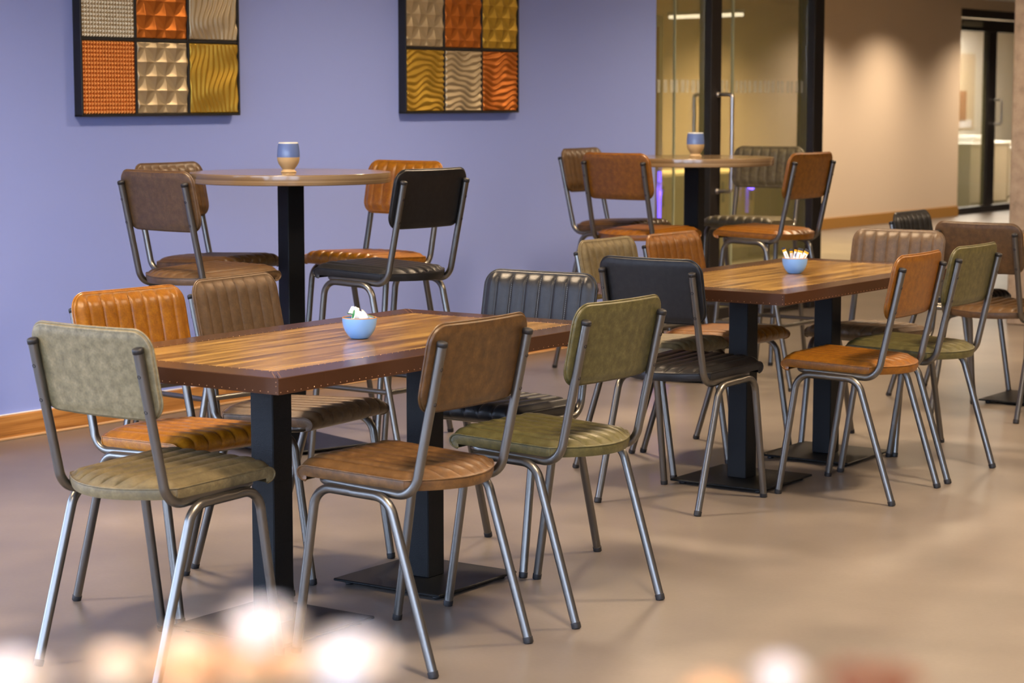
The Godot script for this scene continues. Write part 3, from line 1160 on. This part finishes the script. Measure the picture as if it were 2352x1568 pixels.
func build_shell() -> void:
	structure("floor", span_mesh(Vector3(-7.3, -0.12, -7.2), Vector3(28.2, 0.0, 11.3)), M.floor, "polished grey-brown resin floor under all the tables and chairs", "floor")
	structure("ceiling", span_mesh(Vector3(-7.3, CEILING, -4.4), Vector3(28.2, CEILING + 0.12, 11.3)), M.ceiling, "flat white ceiling of the hall with recessed lamps", "ceiling")
	structure("wall_blue", span_mesh(Vector3(-2.4, 0, -0.15), Vector3(5.081, CEILING, 0)), M.blue_wall, "periwinkle blue painted wall behind the high round tables", "wall")
	var bb := Shape.new()
	var prof := [[0.0, 0.104], [0.012, 0.104], [0.016, 0.100], [0.016, 0.012], [0.020, 0.006], [0.020, 0.0]]
	for i in prof.size() - 1:
		var a: Array = prof[i]
		var b: Array = prof[i + 1]
		for k in 4:
			var x0 := lerpf(-2.4, 5.081, k / 4.0)
			var x1 := lerpf(-2.4, 5.081, (k + 1) / 4.0)
			bb.face([Vector3(x0, a[1], a[0]), Vector3(x1, a[1], a[0]), Vector3(x1, b[1], b[0]), Vector3(x0, b[1], b[0])], [Vector2(0, a[1] * 8), Vector2(1, a[1] * 8), Vector2(1, b[1] * 8), Vector2(0, b[1] * 8)])
	var skirt := structure("baseboard_blue", bb.mesh(), M.oak, "oak baseboard along the foot of the blue wall", "baseboard")
	obj("white_top_strip", span_mesh(Vector3(-2.4, 0.104, 0.0), Vector3(5.081, 0.1085, 0.010), 0.001), M.white, skirt)  # thin white strip along the top of the baseboard
	obj("floor_bead", span_mesh(Vector3(-2.4, 0.0, 0.016), Vector3(5.081, 0.011, 0.024), 0.003), M.bead, skirt)
	structure("wall_corridor", span_mesh(Vector3(2.0, 0, -4.25), Vector3(18.22, CEILING, -4.08)), M.beige_wall, "long beige corridor wall beyond the glass partition", "wall")
	structure("baseboard_corridor", span_mesh(Vector3(2.1, 0, -4.08), Vector3(18.22, 0.125, -4.062), 0.003), M.oak_plain, "honey oak baseboard of the beige corridor wall", "baseboard")
	structure("wall_corridor_end", span_mesh(Vector3(20.9, 0, -4.25), Vector3(28.0, CEILING, -4.08)), M.beige_wall, "beige wall beyond the black framed double door", "wall")
	structure("wall_above_door", span_mesh(Vector3(18.22, 2.50, -4.25), Vector3(20.9, CEILING, -4.08)), M.beige_wall, "strip of beige wall above the black framed double door", "wall")
	structure("ceiling_corridor", span_mesh(Vector3(8.0, 2.62, -4.08), Vector3(28.0, CEILING - 0.001, -2.2)), M.ceiling, "lowered white ceiling above the corridor", "ceiling")
	structure("wall_inner", span_mesh(Vector3(2.0, 0, -4.08), Vector3(2.15, CEILING, -0.15)), M.cream_wall, "cream side wall of the room behind the glass", "wall")
	structure("wall_right", span_mesh(Vector3(28.0, 0, -7.2), Vector3(28.2, CEILING, 11.3)), M.beige_wall, "far end wall of the hall", "wall")
	structure("wall_behind", span_mesh(Vector3(-7.3, 0, 11.0), Vector3(28.0, CEILING, 11.3)), M.white_wall, "white wall opposite the blue wall", "wall")
	# window wall on the left, three tall openings
	var w := Shape.new()
	var bays := [[0.7, 3.7], [4.1, 7.1], [7.5, 10.5]]
	w.box(Vector3(-7.15, 0.15, 5.5), Vector3(0.3, 0.3, 11.0))
	w.box(Vector3(-7.15, 2.9, 5.5), Vector3(0.3, 0.2, 11.0))
	var edge := 0.0
	for b in bays + [[11.0, 11.0]]:
		w.box(Vector3(-7.15, 1.55, (edge + b[0]) / 2), Vector3(0.3, 2.5, b[0] - edge))
		edge = b[1]
	structure("wall_window", w.mesh(), M.white_wall, "white window wall beside the camera with three tall openings", "wall")
	var glazed := Node3D.new()
	glazed.name = "window_6"
	add_child(glazed)
	in_wall(glazed)
	glazed.set_meta("kind", "structure")
	tag(glazed, "wide dark framed glazing that continues the blue wall to the corner", "window")
	var gf := Shape.new()
	gf.box(Vector3(-4.7, 0.05, -0.075), Vector3(4.6, 0.10, 0.10), 0.004)
	gf.box(Vector3(-4.7, 2.90, -0.075), Vector3(4.6, 0.20, 0.10), 0.004)
	for k in 4:
		gf.box(Vector3(-6.96 + k * 1.507, 1.45, -0.075), Vector3(0.08, 2.70, 0.10), 0.004)
	obj("window_frame", gf.mesh(), M.frame_black, glazed)
	for k in 3:
		obj("pane", box_mesh(Vector3(-6.207 + k * 1.507, 1.45, -0.075), Vector3(1.427, 2.70, 0.008)), M.window_glass, glazed)
	for i in 3:
		var b: Array = bays[i]
		var o := Node3D.new()
		o.name = "window_%d" % (i + 2)
		add_child(o)
		in_wall(o)
		o.set_meta("kind", "structure")
		tag(o, "tall dark framed window in the white window wall", "window", "windows of the window wall")
		var f := Shape.new()
		var z0: float = b[0]
		var z1: float = b[1]
		f.box(Vector3(-7.15, 0.33, (z0 + z1) / 2), Vector3(0.08, 0.06, z1 - z0), 0.004)
		f.box(Vector3(-7.15, 2.77, (z0 + z1) / 2), Vector3(0.08, 0.06, z1 - z0), 0.004)
		for z in [z0 + 0.03, (z0 + z1) / 2, z1 - 0.03]:
			f.box(Vector3(-7.15, 1.55, z), Vector3(0.08, 2.38, 0.06), 0.004)
		obj("window_frame", f.mesh(), M.frame_black, o)
		for k in 2:
			obj("pane", box_mesh(Vector3(-7.15, 1.55, lerpf(z0, z1, 0.25 + 0.5 * k)), Vector3(0.006, 2.38, (z1 - z0) / 2 - 0.07)), M.window_glass, o)

func build_background() -> void:
	# fixed glass beside the blue wall
	var win := Node3D.new()
	win.name = "window_1"
	add_child(win)
	in_wall(win)
	win.set_meta("kind", "structure")
	tag(win, "tall frameless glass panel between the blue wall and the glass door", "window")
	obj("pane", span_mesh(Vector3(5.085, 0.02, -0.066), Vector3(5.383, CEILING, -0.056)), M.glass, win)
	obj("pane", span_mesh(Vector3(5.389, 0.02, -0.066), Vector3(5.735, CEILING, -0.056)), M.glass, win)
	obj("joint_strip", span_mesh(Vector3(5.381, 0.02, -0.068), Vector3(5.391, CEILING, -0.054)), M.glass_edge, win)
	obj("floor_channel", span_mesh(Vector3(5.081, 0, -0.08), Vector3(5.739, 0.03, -0.04), 0.002), M.frame_black, win)
	var door := Node3D.new()
	door.name = "door_1"
	add_child(door)
	in_wall(door)
	door.set_meta("kind", "structure")
	tag(door, "glass door with a black steel frame and a long steel pull handle", "door")
	var fixed := obj("frame_post", span_mesh(Vector3(5.739, 0, -0.10), Vector3(5.790, CEILING, -0.01), 0.003), M.frame_black, door)
	fixed.set_meta("label", "slim black fixed post")
	obj("door_stile", span_mesh(Vector3(5.800, 0.01, -0.09), Vector3(5.882, CEILING, -0.02), 0.004), M.frame_black, door)
	obj("frame_post", span_mesh(Vector3(7.062, 0, -0.13), Vector3(7.198, CEILING, 0.0), 0.004), M.frame_black, door)
	obj("bottom_rail", span_mesh(Vector3(5.882, 0.01, -0.085), Vector3(7.062, 0.09, -0.025), 0.003), M.frame_black, door)
	obj("pane", span_mesh(Vector3(5.885, 0.09, -0.062), Vector3(7.060, CEILING, -0.052)), M.glass, door)
	obj("joint_strip", span_mesh(Vector3(6.068, 0.09, -0.064), Vector3(6.084, CEILING, -0.050)), M.glass_edge, door)
	for side in [1.0, -1.0]:
		var h := Shape.new()
		var z0: float = -0.055 + side * 0.035
		h.tube(fillet([Vector3(5.840, 1.452, z0), Vector3(5.840, 1.452, z0 + side * 0.105), Vector3(5.840, 0.842, z0 + side * 0.105), Vector3(5.840, 0.842, z0)], [0.022, 0.022], 6), 0.0125, 14)
		var pull := obj("pull_handle", h.mesh(), M.chrome, door)
		for y in [1.452, 0.842]:
			var c := Shape.new()
			c.lathe([Vector2(0.018, 0.0), Vector2(0.018, 0.008), Vector2(0.0125, 0.010)], Vector3(5.840, y, z0), 14, Basis(Vector3.RIGHT, PI / 2 * side))
			obj("rose", c.mesh(), M.chrome, pull)
	# frosted dashes across the glass
	var rng := RandomNumberGenerator.new()
	rng.seed = 5
	var x := 5.11
	while x < 6.98:
		var wd := rng.randf_range(0.022, 0.040)
		var on_door := x > 5.89
		if (x + wd < 5.73 or on_door) and not (x < 6.09 and x + wd > 6.06):
			obj("frosted_dash", span_mesh(Vector3(x, 1.463, -0.0545), Vector3(x + wd, 1.542, -0.0515)), M.frost, door if on_door else win)
		x += wd + rng.randf_range(0.018, 0.045)
	# side glass running back from the end post
	var side_pane := Node3D.new()
	side_pane.name = "window_5"
	add_child(side_pane)
	in_wall(side_pane)
	side_pane.set_meta("kind", "structure")
	tag(side_pane, "side glass panel running back from the black end post", "window")
	obj("pane", span_mesh(Vector3(7.125, 0.02, -4.08), Vector3(7.135, CEILING, -0.13)), M.glass, side_pane)
	obj("floor_channel", span_mesh(Vector3(7.11, 0, -4.08), Vector3(7.15, 0.03, -0.13), 0.002), M.frame_black, side_pane)
	# wooden door edge and pale casing seen behind the fixed glass
	var wd2 := Node3D.new()
	wd2.name = "door_2"
	add_child(wd2)
	in_wall(wd2)
	wd2.set_meta("kind", "structure")
	tag(wd2, "honey wood door edge with a cream casing behind the glass", "door")
	obj("door_leaf", span_mesh(Vector3(6.05, 0.0, -0.955), Vector3(6.548, 1.91, -0.915), 0.003), M.oak_plain, wd2)
	obj("casing", span_mesh(Vector3(6.548, 0.0, -0.965), Vector3(6.615, 1.99, -0.925), 0.003), M.cream_wall, wd2)
	# cupboards behind the glass
	var cup := thing("low_cupboard", "low cream cupboard on a dark plinth behind the glass door", "cupboard", wall_point(9.9, 0, -2.93), WALL_TURN)
	obj("carcass", span_mesh(Vector3(-0.98, 0.10, -0.27), Vector3(0.98, 0.79, 0.25), 0.004), M.cream_wall, cup)
	obj("plinth", span_mesh(Vector3(-0.96, 0.0, -0.26), Vector3(0.96, 0.10, 0.22)), M.grey_panel, cup)
	for k in 4:
		var d := obj("cupboard_door", span_mesh(Vector3(-0.975 + k * 0.49, 0.105, 0.252), Vector3(-0.495 + k * 0.49, 0.775, 0.270), 0.003), M.cream_wall, cup)
		obj("handle", span_mesh(Vector3(-0.58 + k * 0.49, 0.52, 0.270), Vector3(-0.55 + k * 0.49, 0.70, 0.290), 0.004), M.grey_panel, d)
	var gc := thing("tall_cabinet", "grey panelled cabinet standing beside the cream cupboard", "cupboard", wall_point(11.35, 0, -2.95), WALL_TURN)
	obj("carcass", span_mesh(Vector3(-0.42, 0.04, -0.26), Vector3(0.42, 0.80, 0.25), 0.004), M.grey_panel, gc)
	for k in 3:
		obj("panel", span_mesh(Vector3(-0.41 + k * 0.275, 0.06, 0.25), Vector3(-0.14 + k * 0.275, 0.78, 0.262), 0.003), M.grey_panel, gc)
	obj("plinth", span_mesh(Vector3(-0.40, 0.0, -0.24), Vector3(0.40, 0.04, 0.22)), M.frame_black, gc)
	# violet light strip by the door edge
	var violet := Color(0.36, 0.26, 1.0)
	var led := thing("led_strip", "upright violet light strip glowing behind the glass near the blue wall", "lamp", wall_point(6.535, 0.585, -0.90), WALL_TURN)
	obj("mounting_rail", span_mesh(Vector3(-0.022, 0.0, -0.014), Vector3(0.022, 0.36, -0.004), 0.002), M.grey_panel, led)
	for seg in [[0.01, 0.21], [0.275, 0.345]]:
		obj("light_tube", span_mesh(Vector3(-0.012, seg[0], -0.004), Vector3(0.012, seg[1], 0.012), 0.004), glow(violet, 2.2), led)
	var ol := OmniLight3D.new()
	ol.name = "violet_light"
	led.add_child(ol)
	ol.position = Vector3(0, 0.2, 0.04)
	ol.light_color = violet
	ol.light_energy = 0.03
	ol.omni_range = 12.0
	ol.omni_attenuation = 2.0
	ol.light_size = 0.02
	ol.shadow_enabled = true
	bar_lamp(pixel(1540, 38, 17.6), pixel(1704, 32, 17.0), 0.6, 1.1, Color(1.0, 0.93, 0.78), "slim linear lamp added behind the glass door in place of a reflection", 2.62)  # added lamp, stands in for a light line mirrored in the pane
	# concrete column on the right
	var col := structure("column_concrete", span_mesh(Vector3(6.87, 0, 1.506), Vector3(7.40, CEILING, 2.04), 0.008), M.concrete, "raw concrete column standing in the hall beside the corridor", "column")
	col.name = "trim_1"
	# double door with black frame and the office behind it
	var dd := Node3D.new()
	dd.name = "door_3"
	add_child(dd)
	in_wall(dd)
	dd.set_meta("kind", "structure")
	tag(dd, "black framed glass double door at the end of the corridor", "door")
	var z0 := -4.23
	var z1 := -4.13
	obj("head_frame", span_mesh(Vector3(18.22, 2.40, z0), Vector3(20.9, 2.50, z1), 0.004), M.frame_black, dd)
	obj("top_rail", span_mesh(Vector3(18.24, 2.24, z0), Vector3(20.9, 2.385, z1 - 0.02), 0.004), M.frame_black, dd)
	obj("bottom_rail", span_mesh(Vector3(18.24, 0.005, z0), Vector3(20.9, 0.085, z1 - 0.02), 0.004), M.frame_black, dd)
	obj("centre_stile", span_mesh(Vector3(19.20, 0.09, z0), Vector3(19.44, 2.24, z1 - 0.02), 0.004), M.frame_black, dd)
	obj("side_stile", span_mesh(Vector3(20.75, 0.09, z0), Vector3(20.9, 2.24, z1 - 0.02), 0.004), M.frame_black, dd)
	obj("pane", span_mesh(Vector3(18.24, 0.09, -4.195), Vector3(19.20, 2.24, -4.187)), M.glass, dd)
	obj("pane", span_mesh(Vector3(19.44, 0.09, -4.195), Vector3(20.75, 2.24, -4.187)), M.glass, dd)
	for k in 2:
		obj("door_closer", span_mesh(Vector3(18.30 + k * 1.75, 2.29, -4.13), Vector3(18.85 + k * 1.75, 2.35, -4.08), 0.006), M.grey_panel, dd)
	var hs := Shape.new()
	hs.tube(fillet([Vector3(19.41, 1.40, -4.16), Vector3(19.41, 1.40, -4.06), Vector3(19.41, 1.10, -4.06), Vector3(19.41, 1.10, -4.16)], [0.02, 0.02], 5), 0.014, 10)
	obj("pull_handle", hs.mesh(), M.chrome, dd)
	structure("wall_office", span_mesh(Vector3(17.0, 0, -7.2), Vector3(28.0, 2.75, -7.0)), M.white_wall, "pale wall at the back of the office behind the double door", "wall")
	structure("wall_office_side", span_mesh(Vector3(16.8, 0, -7.2), Vector3(17.0, 2.75, -4.25)), M.white_wall, "side wall of the office behind the double door", "wall")
	structure("ceiling_office", span_mesh(Vector3(16.8, 2.70, -7.2), Vector3(28.0, 2.82, -4.25)), M.ceiling, "white ceiling of the office behind the double door", "ceiling")
	bar_lamp(wall_point(20.6, 2.34, -5.2), wall_point(22.3, 2.34, -5.2), 7.0, 3.0, Color(1.0, 0.97, 0.90), "bright linear lamp in the office behind the double door")
	bar_lamp(wall_point(22.4, 2.52, -6.1), wall_point(24.6, 2.52, -6.1), 7.0, 1.6, Color(1.0, 0.95, 0.88), "second linear lamp deeper in the office")
	var poster := thing("poster", "tall poster in brown and white tones on the office wall", "poster", wall_point(24.6, 1.52, -6.995), WALL_TURN)
	obj("sheet", box_mesh(Vector3(0, 0, 0.004), Vector3(0.95, 1.15, 0.006)), plain(rgb(196, 178, 154), 0.6), poster)
	obj("print_field", box_mesh(Vector3(-0.12, -0.22, 0.0085), Vector3(0.60, 0.46, 0.002)), plain(rgb(150, 104, 80), 0.6), poster)
	obj("print_field", box_mesh(Vector3(0.16, -0.49, 0.0085), Vector3(0.42, 0.12, 0.002)), plain(rgb(222, 220, 222), 0.6), poster)
	obj("print_field", box_mesh(Vector3(-0.24, -0.50, 0.0085), Vector3(0.34, 0.14, 0.002)), plain(rgb(176, 100, 62), 0.6), poster)
	for k in 2:
		var at := wall_point(21.05 + k * 2.1, 0, -5.25 - 0.55 * k)
		var h := 0.83 - 0.11 * k
		var desk := thing("office_desk", ["office desk with a closed front panel behind the double door", "lower office desk farther back behind the double door"][k], "desk", at, WALL_TURN, "office desks")
		obj("desk_top", box_mesh(Vector3(0, h - 0.015, 0), Vector3(1.3, 0.03, 0.70), 0.004), M.white, desk)
		obj("front_panel", box_mesh(Vector3(0, h * 0.5, 0.30), Vector3(1.24, h - 0.08, 0.02), 0.003), M.white_wall, desk)
		for sx in [-1.0, 1.0]:
			obj("side_panel", box_mesh(Vector3(sx * 0.62, h * 0.5 - 0.015, 0), Vector3(0.03, h - 0.03, 0.66), 0.003), M.white_wall, desk)
		var pile := thing("paper_stack", ["loose stack of white paper on the office desk", "stack of white paper on the lower office desk"][k], "paper", at + Vector3(0, h, 0), WALL_TURN + 0.1, "paper stacks")
		for i in 4:
			obj("ream", box_mesh(Vector3(0.02 * (i % 2), 0.011 + 0.022 * i, 0.01 * i), Vector3(0.62 - 0.05 * i, 0.021, 0.32), 0.004), M.white, pile)
	var rad := thing("radiator", "white panel radiator on the office wall under the desk line", "radiator", wall_point(25.6, 0.15, -6.9), WALL_TURN)
	obj("panel", box_mesh(Vector3(0, 0.28, 0), Vector3(1.2, 0.52, 0.05), 0.006), M.white, rad)
	for k in 12:
		obj("fin", box_mesh(Vector3(-0.55 + k * 0.1, 0.28, 0.03), Vector3(0.05, 0.46, 0.012), 0.004), M.white, rad)

func build_pictures() -> void:
	picture(0.455, "black framed panel of metal relief squares including studded copper and upright golden waves", [
		[["studs", "copper"], ["stars", "champagne"], ["ripple", "gold"]],
		[["studs", "champagne"], ["stars", "copper"], ["ripple", "champagne"]],
		[["studs", "gold"], ["stars", "gold"], ["ripple", "copper"]]], 100)
	picture(2.646, "black framed panel of metal relief squares with lying waves in gold, silver and copper", [
		[["swell", "gold"], ["swell", "champagne"], ["swell", "copper"]],
		[["stars", "champagne"], ["stars", "copper"], ["stars", "gold"]],
		[["ripple", "copper"], ["ripple", "gold"], ["ripple", "champagne"]]], 200)

func build_tables() -> void:
	long_table(Vector2(-0.4537, -5.9892), 0.9654, "long wooden table with copper edges carrying the bowl of milk pots")
	long_table(Vector2(1.0621, -8.2166), 0.9555, "long wooden table with copper edges carrying the bowl of sugar sticks")
	long_table(Vector2(2.675, -10.34), 0.9555, "long wooden table mostly hidden behind the dark brown chair next to the concrete column")
	round_table(Vector2(-0.904, -8.75), 0.67, 1.133, 0.41, "high round wooden table in front of the blue wall between the pictures", "high round tables")
	round_table(Vector2(0.932, -10.95), 1.05, 1.133, 0.405, "high round wooden table in front of the glass door", "high round tables")

func build_chairs() -> void:
	var g1 := "chairs at the table with milk pots"
	var g2 := "chairs at the table with sugar sticks"
	var g3 := "chairs at the table by the concrete column"
	var g4 := "high chairs at the round table by the blue wall"
	var g5 := "high chairs at the round table by the glass door"
	var c := "dining_chair"
	chair(c, false, "sage", Vector2(-0.936, -5.322), 2.5135, "pale sage green leather chair at the head of the table with milk pots", g1, "khaki")  # window light on the back is put into colour by a darker seat
	chair(c, false, "tan", Vector2(-0.988, -6.076), 0.891, "bright tan leather chair at the wall side of the table with milk pots", g1)
	chair(c, false, "taupe", Vector2(-0.723, -6.540), 1.049, "taupe brown leather chair at the wall side of the table with milk pots", g1)
	chair(c, false, "black", Vector2(0.005, -6.660), -0.578, "black leather chair with ribbed back facing the end of the table with milk pots", g1)
	chair(c, false, "brown", Vector2(-0.214, -5.460), -2.1792, "brown leather chair on the open side of the table with milk pots", g1, "brown_lit")  # paler seat copy puts the light from above into the colour
	chair(c, false, "olive", Vector2(0.166, -5.961), -2.2163, "olive green leather chair on the open side of the table with milk pots", g1)
	chair(c, false, "khaki", Vector2(0.506, -8.304), 0.968, "khaki leather chair at the wall side of the table with sugar sticks", g2)
	chair(c, false, "cognac", Vector2(0.793, -8.673), 0.946, "cognac leather chair at the wall side of the table with sugar sticks", g2)
	chair(c, false, "black", Vector2(0.574, -7.523), 2.498, "black leather chair at the head of the table with sugar sticks, seen from behind", g2)
	chair(c, false, "taupe", Vector2(1.529, -8.837), -0.635, "brown ribbed leather chair at the far end of the table with sugar sticks", g2)
	chair(c, false, "cognac", Vector2(1.317, -7.715), -2.1524, "cognac leather chair on the open side of the table with sugar sticks", g2)
	chair(c, false, "olive", Vector2(1.614, -8.153), -2.1906, "olive green leather chair on the open side of the table with sugar sticks", g2)
	chair(c, false, "black", Vector2(2.081, -10.334), 0.963, "small looking black ribbed chair at the table by the concrete column", g3)
	chair(c, false, "umber", Vector2(2.171, -9.629), 2.479, "dark brown leather chair with plain back at the table by the concrete column", g3)
	c = "bar_chair"
	chair(c, true, "umber", Vector2(-1.224, -8.139), 2.421, "high dark brown leather chair with its plain back turned to the room", g4)
	chair(c, true, "brown", Vector2(-1.298, -8.866), 1.004, "high brown leather chair half hidden behind the dark brown one", g4)
	chair(c, true, "tan", Vector2(-0.556, -9.110), -0.662, "high tan leather chair close to the blue wall beyond the round table", g4)
	chair(c, true, "black", Vector2(-0.436, -8.330), -2.236, "high black leather chair at the round table by the blue wall", g4)
	chair(c, true, "brown", Vector2(0.509, -11.408), 1.007, "high brown ribbed leather chair beside the end of the blue wall", g5)
	chair(c, true, "cognac", Vector2(0.614, -10.632), 2.422, "high cognac leather chair before the brown one at the end of the blue wall", g5)
	chair(c, true, "moss", Vector2(1.348, -11.781), -0.532, "high moss green ribbed leather chair against the glass door", g5)
	chair(c, true, "cognac", Vector2(1.351, -10.701), -2.242, "high cognac leather chair in front of the black door post", g5)

func build_tabletop_things() -> void:
	var b1 := Vector3(-0.430, 0.7605, -5.998)
	bowl(b1, "light blue bowl filled with white milk pots")
	milk_pot(b1 + Vector3(0.006, 0.064, 0.012), Vector3(-0.94, 0.22, 0.30), M.pot_white, "white milk pot with a green disc on its end turned sideways")
	milk_pot(b1 + Vector3(-0.012, 0.086, -0.014), Vector3(-0.25, -0.92, 0.2), M.foil_green, "white milk pot lying upside down on top of the others")
	milk_pot(b1 + Vector3(0.002, 0.054, 0.018), Vector3(0.78, 0.60, -0.30), M.foil_pale, "white milk pot with a pale printed lid turned up")
	milk_pot(b1 + Vector3(0.020, 0.040, -0.014), Vector3(0.25, 0.95, -0.2), M.foil_green, "white milk pot leaning on the rim of the bowl")
	milk_pot(b1 + Vector3(-0.006, 0.010, 0.0), Vector3(0.1, 1.0, 0.1), M.foil_green, "white milk pot at the bottom of the bowl")
	var b2 := Vector3(1.0916, 0.7605, -8.236)
	bowl(b2, "light blue bowl holding upright sugar sticks")
	var eye := Vector3(-0.13, 0.05, 1.0)
	sugar_stick(b2 + Vector3(-0.012, 0.012, 0.004), b2 + Vector3(-0.046, 0.100, 0.0), eye, 0.0145, "sugar stick leaning alone to the blue wall side", false)
	sugar_stick(b2 + Vector3(-0.006, 0.012, -0.008), b2 + Vector3(-0.014, 0.094, -0.012), eye, 0.0120, "sugar stick standing behind the one with the blue print", false)
	sugar_stick(b2 + Vector3(-0.010, 0.012, 0.006), b2 + Vector3(0.004, 0.101, 0.004), eye + Vector3(0.8, 0, 0), 0.0130, "sugar stick with a blue print", true)
	sugar_stick(b2 + Vector3(0.000, 0.012, 0.012), b2 + Vector3(0.022, 0.097, 0.010), eye, 0.0195, "broad white sugar stick in the middle of the bunch", false)
	sugar_stick(b2 + Vector3(0.006, 0.012, 0.004), b2 + Vector3(0.049, 0.092, 0.006), eye + Vector3(0.2, 0.2, 0), 0.0190, "sugar stick leaning out to the open side of the table", false)
	beaker(Vector3(-0.9023, 1.1335, -8.660), "blue and sand stoneware beaker on the high table by the blue wall")
	beaker(Vector3(0.9430, 1.1335, -11.03), "blue and sand stoneware beaker on the high table by the glass door")

func build_foreground() -> void:
	# a high table close before the lens carries two small vases; only the flower heads reach into view
	round_table(Vector2(0.0, -0.64), 0.3, 1.05, 0.33, "high round table close to the camera carrying two small vases", "high round tables")
	var v1 := Vector3(-0.075, 1.0505, -0.60)
	var v2 := Vector3(0.095, 1.0505, -0.60)
	vase(v1, "small white vase of cream and apricot flowers")
	vase(v2, "small white vase of white and brown flower heads")
	var n := 0
	for f in [[600, 1470, 0.70, 0.0130, "petal_white", "white flower rising highest in the vase"],
			[800, 1552, 0.68, 0.0150, "petal_white", "large white flower beside the highest one"],
			[425, 1520, 0.72, 0.0110, "petal_cream", "cream flower in the middle of the vase"],
			[270, 1556, 0.72, 0.0110, "petal_cream", "small cream flower at the outer side of the vase"],
			[575, 1552, 0.70, 0.0150, "petal_apricot", "apricot flower below the highest white one"],
			[435, 1578, 0.70, 0.0135, "petal_apricot", "apricot flower below the cream one"],
			[690, 1555, 0.72, 0.0110, "petal_cream", "cream flower between the two white ones"],
			[20, 1586, 0.70, 0.0130, "petal_white", "white flower hanging far out of the vase"]]:
		n += 1
		flower(pixel(f[0], f[1], f[2] * 0.857), v1 + Vector3(0.004 * (n % 3 - 1), 0.04, 0.004 * (n % 2)), f[3] * 0.857, M[f[4]], "flower", f[5], 300 + n)
	for f in [[1790, 1572, 0.70, 0.0090, "petal_white", "white flower in the second vase"],
			[1960, 1590, 0.70, 0.0110, "seed_brown", "brown dried flower head in the second vase"],
			[2050, 1592, 0.72, 0.0110, "seed_brown", "brown dried flower head at the edge of the second vase"],
			[1640, 1618, 0.72, 0.0100, "petal_apricot", "apricot flower low in the second vase"]]:
		n += 1
		flower(pixel(f[0], f[1], f[2] * 0.857), v2 + Vector3(0.004 * (n % 3 - 1), 0.04, 0.004 * (n % 2)), f[3] * 0.857, M[f[4]], "flower", f[5], 300 + n)
